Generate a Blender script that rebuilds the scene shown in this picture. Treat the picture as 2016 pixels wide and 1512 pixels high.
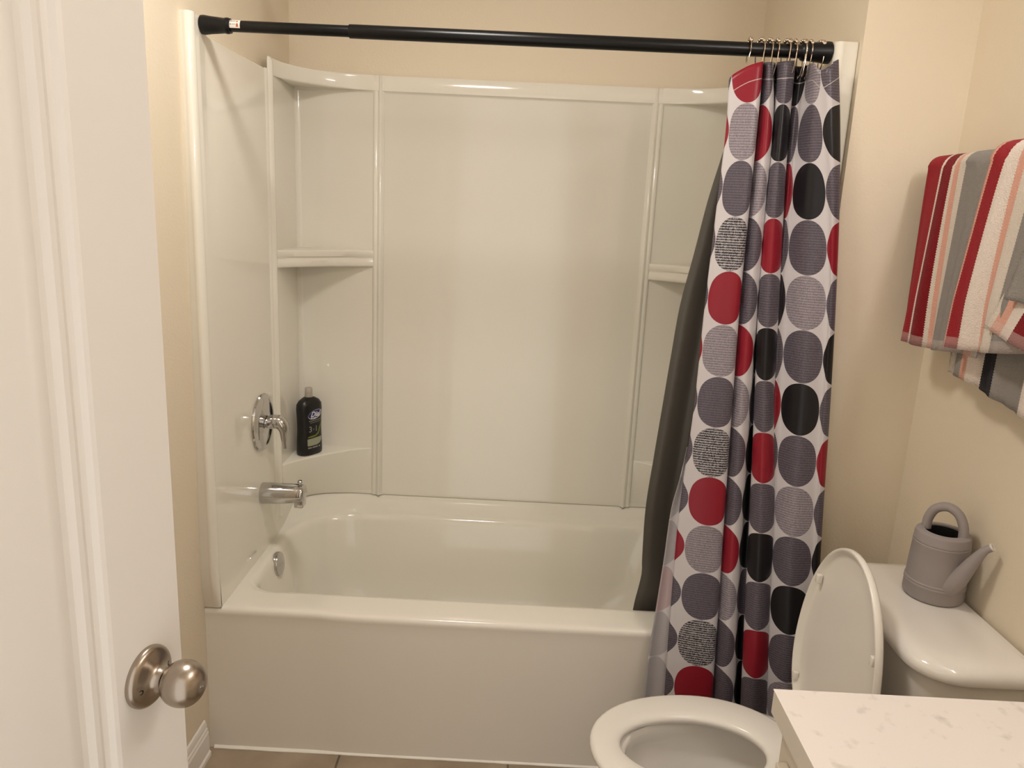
import bpy, bmesh, math, random
from mathutils import Vector, Matrix, Euler
random.seed(4)
PI = math.pi
for o in list(bpy.data.objects): bpy.data.objects.remove(o)
SC = bpy.context.scene
COL = SC.collection

# ------------------------------------------------------------------ camera
CAM = Vector((.8044, -1.8754, 1.543)); YAW, PITCH, ROLL, FPX = -.0095, -.2268, .0469, 1488.3
_f = Vector((math.sin(YAW)*math.cos(PITCH), math.cos(YAW)*math.cos(PITCH), math.sin(PITCH)))
_r0 = Vector((math.cos(YAW), -math.sin(YAW), 0)); _u0 = _r0.cross(_f)
_r = _r0*math.cos(ROLL) + _u0*math.sin(ROLL); _u = -_r0*math.sin(ROLL) + _u0*math.cos(ROLL)
cd = bpy.data.cameras.new('camera'); cam = bpy.data.objects.new('camera', cd); COL.objects.link(cam)
cam.matrix_world = Matrix((( _r.x, _u.x, -_f.x, CAM.x), (_r.y, _u.y, -_f.y, CAM.y), (_r.z, _u.z, -_f.z, CAM.z), (0,0,0,1)))
cd.sensor_fit = 'HORIZONTAL'; cd.sensor_width = 36; cd.lens = 36*FPX/2016; cd.clip_start = .02
SC.camera = cam
def at(px, py, ax, val):
    d = _f + _r*((px-1008)/FPX) - _u*((py-756)/FPX)
    return CAM + d*((val-CAM[ax])/d[ax])

# ------------------------------------------------------------------ world, light, exposure
w = bpy.data.worlds.new('world'); SC.world = w; w.use_nodes = True
bg = w.node_tree.nodes['Background']; bg.inputs[0].default_value = (1, .93, .86, 1); bg.inputs[1].default_value = .75
SC.view_settings.view_transform = 'Standard'; SC.view_settings.look = 'None'
SC.view_settings.gamma = 1; SC.view_settings.use_curve_mapping = False
SC.view_settings.exposure = 0.75
BULB_E = 27.0        # emission strength of the vanity lamp bulbs
BULB_C = (1, .98, 1.0)
FILL_E = 36.0  # emission strength of the added overhead fill

# ------------------------------------------------------------------ dimensions (metres)
XL, XR1, XR2 = -.03, 1.541, 1.794       # left wall, right end of tub alcove, right wall
YF, YB, YD = -.028, .785, -1.745        # wall beside the alcove, alcove back wall, door wall
PX0, PX1, PY = .02, 1.489, .757          # faces of the surround panels
ZR, ZD, ZT, ZP = .4446, .497, 1.95, 1.912
H = 2.44

# ------------------------------------------------------------------ materials
def lin(c): return tuple(((v/255)/12.92 if v/255 <= .04045 else (((v/255)+.055)/1.055)**2.4) for v in c)
def mat(name, col, rough=.5, metal=0, coat=0, spec=.5, bump=None, emit=None, trans=0, var=None, ior=1.45, sheen=0):
    m = bpy.data.materials.new(name); m.use_nodes = True; nt = m.node_tree; b = nt.nodes['Principled BSDF']
    b.inputs['Base Color'].default_value = (*col, 1); b.inputs['Roughness'].default_value = rough
    b.inputs['Metallic'].default_value = metal; b.inputs['Coat Weight'].default_value = coat
    b.inputs['Specular IOR Level'].default_value = spec; b.inputs['Transmission Weight'].default_value = trans
    b.inputs['IOR'].default_value = ior; b.inputs['Sheen Weight'].default_value = sheen
    if emit:
        b.inputs['Emission Color'].default_value = (*emit[0], 1); b.inputs['Emission Strength'].default_value = emit[1]
    tc = nt.nodes.new('ShaderNodeTexCoord')
    if bump:
        sc, st, dist = bump[:3]
        n = nt.nodes.new('ShaderNodeTexNoise'); n.inputs['Scale'].default_value = sc; n.inputs['Detail'].default_value = 4
        nt.links.new(tc.outputs['Object'], n.inputs['Vector'])
        bm = nt.nodes.new('ShaderNodeBump'); bm.inputs['Strength'].default_value = st; bm.inputs['Distance'].default_value = dist
        nt.links.new(n.outputs[0], bm.inputs['Height']); nt.links.new(bm.outputs[0], b.inputs['Normal'])
    if var:
        sc, c2, lo, hi = var
        n = nt.nodes.new('ShaderNodeTexNoise'); n.inputs['Scale'].default_value = sc; n.inputs['Detail'].default_value = 6
        nt.links.new(tc.outputs['Object'], n.inputs['Vector'])
        r = nt.nodes.new('ShaderNodeValToRGB'); r.color_ramp.elements[0].position = lo; r.color_ramp.elements[1].position = hi
        r.color_ramp.elements[0].color = (*col, 1); r.color_ramp.elements[1].color = (*c2, 1)
        nt.links.new(n.outputs[0], r.inputs[0]); nt.links.new(r.outputs[0], b.inputs['Base Color'])
    return m
M = {}
M['wall'] = mat('painted drywall', (.76, .665, .515), .6, bump=(150, .25, .003))
M['ceil'] = mat('ceiling paint', (.8, .76, .7), .8)
M['acrylic'] = mat('glossy acrylic', (.80, .765, .67), .10, coat=.3)
M['apron'] = mat('glossy apron acrylic', (.80, .755, .675), .16, coat=.2)
M['porcelain'] = mat('porcelain', (.80, .76, .70), .10, coat=.5)
M['seat'] = mat('seat plastic', (.80, .76, .69), .2)
M['chrome'] = mat('chrome', (.56, .55, .54), .08, 1)
M['nickel'] = mat('satin nickel', (.40, .345, .29), .27, 1)
M['hole'] = mat('dark screw hole', (.01, .01, .01), .6)
M['door'] = mat('door paint', (.80, .775, .735), .42, bump=(300, .05, .001))
M['trim'] = mat('trim paint', (.80, .76, .70), .38)
M['caulk'] = mat('caulk', (.82, .78, .70), .5, bump=(60, .3, .002))
M['black'] = mat('black rod metal', (.003, .003, .0035), .3, 0, spec=.35)
M['rubber'] = mat('black rubber cap', (.003, .003, .004), .38, spec=.35)
M['paper'] = mat('white sticker', (.75, .70, .66), .5)
M['ink'] = mat('sticker ink', (.22, .16, .13), .6); M['redink'] = mat('sticker red ink', (.42, .12, .06), .6)
M['bottle'] = mat('black bottle plastic', (.010, .009, .009), .28)
M['cap'] = mat('cloudy clear cap', (.62, .56, .48), .3, trans=.45)
M['white'] = mat('label white', (.75, .73, .75), .5); M['blue'] = mat('label blue', (.02, .03, .14), .5)
M['green'] = mat('label green', (.16, .20, .03), .45); M['palegreen'] = mat('label pale green', (.33, .34, .24), .5)
M['greyink'] = mat('label grey', (.30, .29, .27), .5)
M['can'] = mat('grey watering can plastic', (.31, .275, .265), .62, bump=(160, .05, .001))
M['canrim'] = mat('pale spout rim', (.7, .66, .6), .5)
M['counter'] = mat('speckled laminate counter', (.80, .745, .70), .22, var=(38, (.62, .575, .53), .60, .78))
M['edge'] = mat('counter edge band', (.62, .56, .47), .35)
M['cabinet'] = mat('vanity cabinet paint', (.62, .55, .44), .4)
M['brass'] = mat('hook wire', (.62, .52, .42), .18, 1)
M['bulb'] = mat('lit bulb glass', (1, 1, 1), .3, emit=(BULB_C, BULB_E))
M['diff'] = mat('lit fill light diffuser', (1, 1, 1), .4, emit=((1, .945, .89), FILL_E))
M['water'] = mat('water', (.9, .95, .95), .02, trans=1, ior=1.33)
M['liner'] = mat('dark grey liner', (.075, .066, .053), .40, sheen=.2)

def floor_mat():
    m = mat('tan floor tile', (.3, .22, .15), .38); nt = m.node_tree; b = nt.nodes['Principled BSDF']
    tc = nt.nodes.new('ShaderNodeTexCoord'); mp = nt.nodes.new('ShaderNodeMapping'); mp.inputs['Location'].default_value = (-.3438, .21, 0)
    br = nt.nodes.new('ShaderNodeTexBrick'); br.offset = 0; br.inputs['Scale'].default_value = 1
    br.inputs['Brick Width'].default_value = .482; br.inputs['Row Height'].default_value = .482
    br.inputs['Mortar Size'].default_value = .0035; br.inputs['Mortar Smooth'].default_value = .3
    br.inputs['Color1'].default_value = (.34, .268, .19, 1); br.inputs['Color2'].default_value = (.41, .325, .24, 1)
    br.inputs['Mortar'].default_value = (.16, .13, .09, 1)
    n = nt.nodes.new('ShaderNodeTexNoise'); n.inputs['Scale'].default_value = 7; n.inputs['Detail'].default_value = 7
    mx = nt.nodes.new('ShaderNodeMix'); mx.data_type = 'RGBA'; mx.blend_type = 'MULTIPLY'; mx.inputs['Factor'].default_value = .6
    r = nt.nodes.new('ShaderNodeValToRGB'); r.color_ramp.elements[0].color = (.62, .58, .55, 1); r.color_ramp.elements[0].position = .35
    r.color_ramp.elements[1].position = .68
    L = nt.links.new
    L(tc.outputs['Object'], mp.inputs[0]); L(mp.outputs[0], br.inputs['Vector']); L(tc.outputs['Object'], n.inputs['Vector'])
    L(n.outputs[0], r.inputs[0]); L(br.outputs[0], mx.inputs[6]); L(r.outputs[0], mx.inputs[7]); L(mx.outputs[2], b.inputs['Base Color'])
    bm = nt.nodes.new('ShaderNodeBump'); bm.invert = True; bm.inputs['Distance'].default_value = .004; bm.inputs['Strength'].default_value = .5
    L(br.outputs['Fac'], bm.inputs['Height']); L(bm.outputs[0], b.inputs['Normal'])
    return m
M['floor'] = floor_mat()

def curtain_mat(name, pale=0.0):
    m = bpy.data.materials.new(name); m.use_nodes = True; nt = m.node_tree; b = nt.nodes['Principled BSDF']; N = nt.nodes.new; L = nt.links.new
    def math_(op, a, c=None, d=None):
        n = N('ShaderNodeMath'); n.operation = op
        for i, v in enumerate((a, c, d)):
            if v is None: continue
            if isinstance(v, (int, float)): n.inputs[i].default_value = v
            else: L(v, n.inputs[i])
        return n.outputs[0]
    uv = N('ShaderNodeUVMap'); uv.uv_map = 'UVMap'; sp = N('ShaderNodeSeparateXYZ'); L(uv.outputs[0], sp.inputs[0])
    hv = N('ShaderNodeUVMap'); hv.uv_map = 'hem'; hs = N('ShaderNodeSeparateXYZ'); L(hv.outputs[0], hs.inputs[0])
    u, v = sp.outputs[0], sp.outputs[1]
    cu, cv = math_('FLOOR', u), math_('FLOOR', v)
    fu, fv = math_('SUBTRACT', math_('SUBTRACT', u, cu), .5), math_('SUBTRACT', math_('SUBTRACT', v, cv), .5)
    # rounded blobs: exponent a little above two so that the dots nearly touch
    d = math_('ADD', math_('POWER', math_('ABSOLUTE', fu), 2.06), math_('POWER', math_('ABSOLUTE', fv), 2.06))
    inside = math_('LESS_THAN', d, .496**2.06)
    key = math_('DIVIDE', math_('ADD', math_('ADD', math_('MULTIPLY', cu, 4), math_('MODULO', cv, 4)), .5), 32)
    R, K, G, Lt, S = 'R', 'K', 'G', 'L', 'S'
    cols = [[G,R,G,G], [R,Lt,G,S], [G,R,Lt,G], [K,K,G,K], [G,K,G,R], [K,G,R,G], [Lt,G,K,G], [G,K,G,R]]
    rgb = {R: (.24, .008, .020), K: (.007, .006, .008), G: (.105, .088, .108), Lt: (.27, .235, .26), S: (.010, .008, .012)}
    tex = {R: 0, K: .0, G: .5, Lt: .5, S: 1.}
    def ramp(vals, x):
        r = N('ShaderNodeValToRGB'); r.color_ramp.interpolation = 'CONSTANT'; e = r.color_ramp.elements
        for i, c in enumerate(vals):
            if i == 0: e[0].position = 0; el = e[0]
            elif i == 1: e[1].position = 1/32; el = e[1]
            else: el = e.new(i/32)
            el.color = (*c, 1)
        L(x, r.inputs[0]); return r.outputs[0]
    flat = [k for c in cols for k in c]
    base = ramp([rgb[k] for k in flat], key)
    tx = ramp([(tex[k],)*3 for k in flat], key)
    # woven line texture
    vec = N('ShaderNodeCombineXYZ'); L(math_('MULTIPLY', u, 1.6), vec.inputs[0]); L(v, vec.inputs[1])
    wv = N('ShaderNodeTexWave'); wv.wave_type = 'BANDS'; wv.bands_direction = 'Y'; wv.inputs['Scale'].default_value = 6.6
    wv.inputs['Distortion'].default_value = 4.2; wv.inputs['Detail'].default_value = 2; wv.inputs['Detail Scale'].default_value = 5
    L(vec.outputs[0], wv.inputs['Vector'])
    vec2 = N('ShaderNodeCombineXYZ'); L(math_('MULTIPLY', u, 26), vec2.inputs[0]); L(math_('MULTIPLY', v, 60), vec2.inputs[1])
    ns = N('ShaderNodeTexNoise'); ns.inputs['Scale'].default_value = 1; ns.inputs['Detail'].default_value = 1; L(vec2.outputs[0], ns.inputs['Vector'])
    line = math_('ADD', math_('MULTIPLY', wv.outputs['Fac'], .65), math_('MULTIPLY', ns.outputs[0], .6))
    lines = math_('GREATER_THAN', line, .635)
    soft = math_('MULTIPLY_ADD', line, 1.5, -.1)
    def mix(f, a, c, t='MIX'):
        n = N('ShaderNodeMix'); n.data_type = 'RGBA'; n.blend_type = t
        for i, x in ((0, f), (6, a), (7, c)):
            if isinstance(x, (int, float)): n.inputs[i].default_value = x
            elif isinstance(x, tuple): n.inputs[i].default_value = (*x, 1)
            else: L(x, n.inputs[i])
        return n.outputs[2]
    half = math_('GREATER_THAN', tx, .2); full = math_('GREATER_THAN', tx, .9)
    softc = N('ShaderNodeCombineColor'); [L(soft, softc.inputs[i]) for i in range(3)]
    c1 = mix(math_('MULTIPLY', half, .62), base, softc.outputs[0], 'MULTIPLY')
    c1 = mix(math_('MULTIPLY', full, lines), c1, (.40, .37, .38))
    white = (.56, .525, .53)
    c2 = mix(inside, white, c1)
    if pale: c2 = mix(pale, c2, (.60, .575, .575))
    st = math_('MULTIPLY', math_('GREATER_THAN', hs.outputs[1], .0365), math_('LESS_THAN', hs.outputs[1], .0385))
    c2 = mix(math_('MULTIPLY', st, .7), c2, (.55, .5, .48))
    L(c2, b.inputs['Base Color']); b.inputs['Roughness'].default_value = .36; b.inputs['Sheen Weight'].default_value = .03
    b.inputs['Specular IOR Level'].default_value = .35
    bn = N('ShaderNodeTexNoise'); bn.inputs['Scale'].default_value = 14; tc = N('ShaderNodeTexCoord'); L(tc.outputs['Object'], bn.inputs['Vector'])
    bm = N('ShaderNodeBump'); bm.inputs['Strength'].default_value = .25; bm.inputs['Distance'].default_value = .006
    L(bn.outputs[0], bm.inputs['Height']); L(bm.outputs[0], b.inputs['Normal'])
    return m
M['curtain'] = curtain_mat('dotted curtain print'); M['curtain_back'] = curtain_mat('dotted curtain reverse side', .62)

def stripe_mat(name, stops, hem=True):
    """terry cloth: stripes across UV.x (stops = [(start, colour)]), flat woven hem where UV.y < .03"""
    m = bpy.data.materials.new(name); m.use_nodes = True; nt = m.node_tree; b = nt.nodes['Principled BSDF']; N = nt.nodes.new; L = nt.links.new
    uv = N('ShaderNodeUVMap'); uv.uv_map = 'UVMap'; sp = N('ShaderNodeSeparateXYZ'); L(uv.outputs[0], sp.inputs[0])
    tc = N('ShaderNodeTexCoord')
    # small zigzag of the loops at each stripe edge
    w = N('ShaderNodeTexWave'); w.bands_direction = 'Y'; w.wave_profile = 'TRI'; w.inputs['Scale'].default_value = 58; L(uv.outputs[0], w.inputs['Vector'])
    a = N('ShaderNodeMath'); a.operation = 'MULTIPLY_ADD'; L(w.outputs['Fac'], a.inputs[0]); a.inputs[1].default_value = .006; L(sp.outputs[0], a.inputs[2])
    r = N('ShaderNodeValToRGB'); r.color_ramp.interpolation = 'CONSTANT'; e = r.color_ramp.elements
    for i, (p, c) in enumerate(stops):
        el = e[i] if i < 2 else e.new(p)
        el.position = p; el.color = (*c, 1)
    L(a.outputs[0], r.inputs[0])
    g = N('ShaderNodeMath'); g.operation = 'LESS_THAN'; L(sp.outputs[1], g.inputs[0]); g.inputs[1].default_value = .022 if hem else -1
    mx = N('ShaderNodeMix'); mx.data_type = 'RGBA'; L(r.outputs[0], mx.inputs[6]); mx.inputs[7].default_value = (.62, .5, .45, 1)
    gm = N('ShaderNodeMath'); gm.operation = 'MULTIPLY'; L(g.outputs[0], gm.inputs[0]); gm.inputs[1].default_value = .33; L(gm.outputs[0], mx.inputs[0])
    L(mx.outputs[2], b.inputs['Base Color']); b.inputs['Roughness'].default_value = .95; b.inputs['Sheen Weight'].default_value = .08; b.inputs['Specular IOR Level'].default_value = .1
    n = N('ShaderNodeTexNoise'); n.inputs['Scale'].default_value = 420; L(tc.outputs['Object'], n.inputs['Vector'])
    bm = N('ShaderNodeBump'); bm.inputs['Strength'].default_value = .9; bm.inputs['Distance'].default_value = .003; L(n.outputs[0], bm.inputs['Height']); L(bm.outputs[0], b.inputs['Normal'])
    return m
cRED, cDRED, cWHT, cCRM, cGRY, cPNK, cBLK = (.30, .012, .018), (.20, .010, .014), (.74, .64, .56), (.68, .60, .51), (.27, .247, .222), (.68, .36, .27), (.010, .008, .010)

# ------------------------------------------------------------------ builders
WLOC = {}
def finish(name, bm, m, parent=None, sharp=40, smooth=True, loc=None):
    base = Vector(loc) if loc is not None else (WLOC[parent.name] if parent is not None else Vector((0,0,0)))
    bmesh.ops.recalc_face_normals(bm, faces=bm.faces[:])
    me = bpy.data.meshes.new(name); bm.to_mesh(me); bm.free()
    me.transform(Matrix.Translation(-base))
    for p in me.polygons: p.use_smooth = smooth
    if smooth: me.set_sharp_from_angle(angle=math.radians(sharp))
    me.materials.append(M[m] if isinstance(m, str) else m)
    o = bpy.data.objects.new(name, me); COL.objects.link(o)
    if parent is not None: o.parent = parent; o.location = base - WLOC[parent.name]
    else: o.location = base
    WLOC[o.name] = base
    return o
def thing(name, label, cat, loc, group=None):
    o = bpy.data.objects.new(name, None); COL.objects.link(o); o.location = loc; o.empty_display_size = .05
    o['label'] = label; o['category'] = cat
    if group: o['group'] = group
    WLOC[o.name] = Vector(loc); return o
def tag(o, label, cat, group=None):
    o['label'] = label; o['category'] = cat
    if group: o['group'] = group
    return o
def struct(o, label, cat):
    o['kind'] = 'structure'; o['label'] = label; o['category'] = cat; return o
def box(bm, a, b, bev=0, seg=3):
    r = bmesh.ops.create_cube(bm, size=1); vs = r['verts']
    for v in vs: v.co = Vector((a[i] + (v.co[i]+.5)*(b[i]-a[i]) for i in range(3)))
    if bev:
        es = list({e for v in vs for e in v.link_edges})
        bmesh.ops.bevel(bm, geom=es, offset=bev, segments=seg, affect='EDGES', profile=.5)
def loft(bm, loops, closed=True, cap0=False, cap1=False):
    rows = [[bm.verts.new(p) for p in lp] for lp in loops]; n = len(rows[0])
    for a, b in zip(rows, rows[1:]):
        for i in range(n if closed else n-1):
            j = (i+1) % n
            try: bm.faces.new((a[i], a[j], b[j], b[i]))
            except ValueError: pass
    if cap0: bm.faces.new(rows[0][::-1])
    if cap1: bm.faces.new(rows[-1])
    return rows
def frame(axis):
    a = Vector(axis).normalized(); h = Vector((0,0,1)) if abs(a.z) < .9 else Vector((1,0,0))
    x = h.cross(a).normalized(); return x, a.cross(x), a
def lathe(bm, o, axis, prof, n=32, cap0=False, cap1=False):
    x, y, a = frame(axis); o = Vector(o)
    loft(bm, [[o + a*h + (x*math.cos(2*PI*i/n) + y*math.sin(2*PI*i/n))*max(r, 1e-5) for i in range(n)] for r, h in prof], True, cap0, cap1)
def tube(bm, pts, rad, n=12, caps=True, squash=None):
    pts = [Vector(p) for p in pts]; loops = []; prev = None
    for i, p in enumerate(pts):
        t = (pts[min(i+1, len(pts)-1)] - pts[max(i-1, 0)]).normalized()
        if prev is None: x = frame(t)[0]
        else: x = (prev - t*prev.dot(t)).normalized()
        prev = x; y = t.cross(x); r = rad[i] if isinstance(rad, (list, tuple)) else rad
        s = squash[i] if squash else 1
        loops.append([p + x*math.cos(2*PI*k/n)*r + y*math.sin(2*PI*k/n)*r*s for k in range(n)])
    loft(bm, loops, True, caps, caps)
def spline(pts, n=8):
    P = [Vector(p) for p in pts]; P = [2*P[0]-P[1]] + P + [2*P[-1]-P[-2]]; out = []
    for i in range(1, len(P)-2):
        for k in range(n):
            t = k/n; a, b, c, d = P[i-1:i+3]
            out.append(.5*((2*b) + (c-a)*t + (2*a-5*b+4*c-d)*t*t + (3*b-a-3*c+d)*t**3))
    out.append(P[-2]); return out
def interp(x, xs, ys):
    if x <= xs[0]: i = 0
    elif x >= xs[-1]: i = len(xs)-2
    else: i = max(k for k in range(len(xs)-1) if xs[k] <= x)
    t = (x-xs[i])/(xs[i+1]-xs[i]); return ys[i] + (ys[i+1]-ys[i])*t
def smooth_interp(x, xs, ys):
    """Catmull-Rom through (xs, ys), xs increasing"""
    x = min(max(x, xs[0]), xs[-1]); n = len(xs)
    i = min(max(k for k in range(n) if xs[k] <= x), n-2)
    h = xs[i+1]-xs[i]; t = (x-xs[i])/h
    def m(k):
        if k == 0: return (ys[1]-ys[0])/(xs[1]-xs[0])
        if k == n-1: return (ys[-1]-ys[-2])/(xs[-1]-xs[-2])
        return (ys[k+1]-ys[k-1])/(xs[k+1]-xs[k-1])
    a, b = m(i)*h, m(i+1)*h
    return (2*t**3-3*t*t+1)*ys[i] + (t**3-2*t*t+t)*a + (-2*t**3+3*t*t)*ys[i+1] + (t**3-t*t)*b

# ------------------------------------------------------------------ room shell
def slab(name, a, b, m, label, cat='wall'):
    bm = bmesh.new(); box(bm, a, b); return struct(finish(name, bm, m, smooth=False), label, cat)
T = .1
slab('floor', (XL-T, YD-T*1.2, -.05), (XR2+T, YB+T, 0), 'floor', 'tan ceramic tile floor', 'floor')
slab('ceiling', (XL-T, YD-T*1.2, H), (XR2+T, YB+T, H+.05), 'ceil', 'plain painted ceiling', 'ceiling')
def xl(z): return -.032 + .0125*z       # the left wall is slightly out of plumb
bm = bmesh.new(); loft(bm, [[Vector((XL-T, y, 0)), Vector((xl(0), y, 0)), Vector((xl(H), y, H)), Vector((XL-T, y, H))] for y in (YD, YB+T)], True, True, True)
struct(finish('wall_left', bm, 'wall', smooth=False), 'cream textured left wall behind the open door', 'wall')
slab('wall_back', (XL, YB, 0), (XR1, YB+T, H), 'wall', 'cream wall above the back of the tub surround')
slab('wall_alcove', (XR1, YF, 0), (XR2, YB+T, H), 'wall', 'brightly lit cream wall between the curtain and the towels')
slab('wall_right', (XR2, YD, 0), (XR2+T, YB+T, H), 'wall', 'cream textured right wall behind tank and towels')
bm = bmesh.new(); box(bm, (XL, YD-.115, 0), (.20, YD, H)); box(bm, (1.06, YD-.115, 0), (XR2, YD, H)); box(bm, (.20, YD-.115, 2.06), (1.06, YD, H))
struct(finish('wall_front', bm, 'wall', smooth=False), 'wall around the doorway the view is taken from', 'wall')

def baseboard(name, p0, p1, nrm, label):
    p0, p1, nrm = Vector(p0), Vector(p1), Vector(nrm)
    prof = [(0,0),(.016,0),(.016,.012),(.012,.018),(.012,.074),(.0095,.080),(.0095,.086),(.007,.090),(.007,.100),(.004,.110),(0,.113)]
    bm = bmesh.new(); loft(bm, [[p + nrm*a + Vector((0,0,h)) for a, h in prof] for p in (p0, p1)], False)
    for p in (p0, p1): bm.faces.new([bm.verts.new(p + nrm*a + Vector((0,0,h))) for a, h in prof])
    return struct(finish(name, bm, 'trim', sharp=20), label, 'baseboard')
baseboard('baseboard_left', (XL, YD, 0), (XL, YF-.014, 0), (1,0,0), 'white moulded baseboard on the left wall beside the tub')
baseboard('baseboard_right', (XR2, -.80, 0), (XR2, YF, 0), (-1,0,0), 'white baseboard on the right wall behind the toilet')
baseboard('baseboard_back', (XR1, YF, 0), (XR2, YF, 0), (0,-1,0), 'white baseboard on the short wall beside the tub')
# caulk
bm = bmesh.new()
cp = [(XL+.012 + i*(XR1-XL-.014)/60, -.0135 - .0015*random.random(), 0) for i in range(61)]
loft(bm, [[Vector(p)+Vector(q) for q in ((0,.012,.0005),(0,-.002,.0005),(0,-.002,.003),(0,.004,.008),(0,.012,.008))] for p in cp], True, True, True)
struct(finish('trim_1', bm, 'caulk'), 'white caulk line along the foot of the tub apron', 'caulk')

# ------------------------------------------------------------------ bathtub
def rr(x0, x1, y0, y1, rs, k=14):
    """rounded rectangle, radii (front-left, front-right, back-right, back-left), counter-clockwise"""
    out = []
    for (cx, cy, r, a0) in ((x0+rs[0], y0+rs[0], rs[0], PI), (x1-rs[1], y0+rs[1], rs[1], 1.5*PI), (x1-rs[2], y1-rs[2], rs[2], 0), (x0+rs[3], y1-rs[3], rs[3], PI/2)):
        for i in range(k+1):
            a = a0 + PI/2*i/k; out.append((cx + r*math.cos(a), cy + r*math.sin(a)))
    return out
def dense(poly, step=.006):
    out = []
    for i in range(len(poly)):
        a, b = poly[i], poly[(i+1) % len(poly)]; L = math.hypot(b[0]-a[0], b[1]-a[1]); n = max(1, int(L/step))
        out += [(a[0]+(b[0]-a[0])*k/n, a[1]+(b[1]-a[1])*k/n) for k in range(n)]
    return out
TC = (.76, .40); NA = 220
def byangle(poly, c=TC, n=NA, stretch=.5):
    ps = sorted(((math.atan2((y-c[1]), (x-c[0])*stretch), x, y) for x, y in dense(poly)))
    ps = [(ps[-1][0]-2*PI, *ps[-1][1:])] + ps + [(ps[0][0]+2*PI, *ps[0][1:])]
    out = []; j = 0
    for i in range(n):
        a = -PI + 2*PI*i/n
        while ps[j+1][0] < a: j += 1
        t = (a-ps[j][0])/max(1e-9, ps[j+1][0]-ps[j][0]); out.append((ps[j][1]+(ps[j+1][1]-ps[j][1])*t, ps[j][2]+(ps[j+1][2]-ps[j][2])*t))
    return out
def bow(x):  # front edge of the rim bows out a little
    def s(t): t = min(max(t, 0), 1); return t*t*(3-2*t)
    return -.002 - .008*s((x-.26)/.12)*s((1.50-x)/.12)
tub = thing('bathtub', 'glossy off-white alcove bathtub with a flat apron front', 'bathtub', (.75, .38, 0))
def L3(poly, z): return [Vector((x, y, z(x, y) if callable(z) else z)) for x, y in byangle(poly)]
def zdeck(f):  # height of the outer deck: front low, back raised
    def z(x, y):
        t = min(max((y-.40)/.30, 0), 1); t = t*t*(3-2*t); return ZR + f*t
    return z
outer = rr(XL+.0035, XR1-.002, .007, PY+.01, (.004, .004, .20, .20))
deck  = rr(.004, XR1-.034, .004, .752, (.012, .012, .20, .20))
step1 = rr(.012, XR1-.042, .012, .742, (.02, .02, .21, .21))
step2 = rr(.022, 1.495, .022, .728, (.03, .03, .22, .22))
lipo  = rr(.036, 1.47, .078, .700, (.07, .07, .23, .23))
lip   = rr(.045, 1.46, .092, .690, (.08, .08, .23, .23))
in1   = rr(.052, 1.452, .100, .682, (.08, .08, .22, .22))
in2   = rr(.060, 1.440, .108, .672, (.08, .08, .21, .21))
in3   = rr(.085, 1.38, .130, .640, (.10, .10, .20, .20))
in4   = rr(.130, 1.30, .160, .600, (.12, .12, .18, .18))
in5   = rr(.200, 1.22, .210, .550, (.10, .10, .14, .14))
bm = bmesh.new()
def fb(loop):   # push the front vertices onto the bowed line
    for v in loop:
        if v.y < .02: v.y += bow(v.x)*(1 if v.y < .008 else .4)
    return loop
loops = [fb(L3(outer, zdeck(.050))), fb(L3(deck, zdeck(.043))), L3(step1, zdeck(.034)), L3(step2, zdeck(.014)), L3(lipo, ZR+.001), L3(lip, ZR-.001), L3(in1, ZR-.008), L3(in2, ZR-.025),
         L3(in3, .24), L3(in4, .12), L3(in5, .085)]
loft(bm, loops, True, False, True)
finish('basin', bm, 'acrylic', tub, sharp=50)
# apron with a rounded top edge that carries the rim
bm = bmesh.new(); rows = []
nx = 60
for i in range(nx+1):
    x = XL+.0035 + (XR1-XL-.004)*i/nx; b_ = bow(x)
    prof = [(.02, ZR+.0005), (.006, ZR+.0005), (0, ZR-.0003), (-.004, ZR-.002), (-.0075, ZR-.005), (-.0095, ZR-.010), (-.0100, ZR-.016), (-.0092, ZR-.022), (-.0080, ZR-.030), (-.0072, ZR-.06), (-.006, .25), (-.006, .10), (-.008, 0)]
    rows.append([Vector((x if i else xl(z)+.0004, y+b_*(1 if z > .36 else .4+z*1.6), z)) for y, z in prof])
loft(bm, rows, False)
finish('apron', bm, 'apron', tub, sharp=60)
# overflow plate on the end wall
bm = bmesh.new(); oc = Vector((.060, .34, .4035)); on = Vector((1, 0, .12)).normalized()
lathe(bm, oc, on, [(.0385, -.002), (.0385, .006), (.037, .010), (.033, .0115), (.010, .0125), (.0001, .0125)], 40)
ovp = finish('overflow_plate', bm, 'chrome', tub); ovp['label'] = 'round chrome overflow plate'
bm = bmesh.new()
for dy in (-.011, .011): lathe(bm, oc+on*.0115+Vector((0, dy, 0)), on, [(.0035, 0), (.0033, .0015), (.0001, .002)], 12)
finish('screw', bm, 'chrome', ovp)
bm = bmesh.new(); lathe(bm, (.32, .38, .087), (0,0,1), [(.034, 0), (.032, .004), (.001, .006)], 32); finish('drain', bm, 'chrome', tub)

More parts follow.
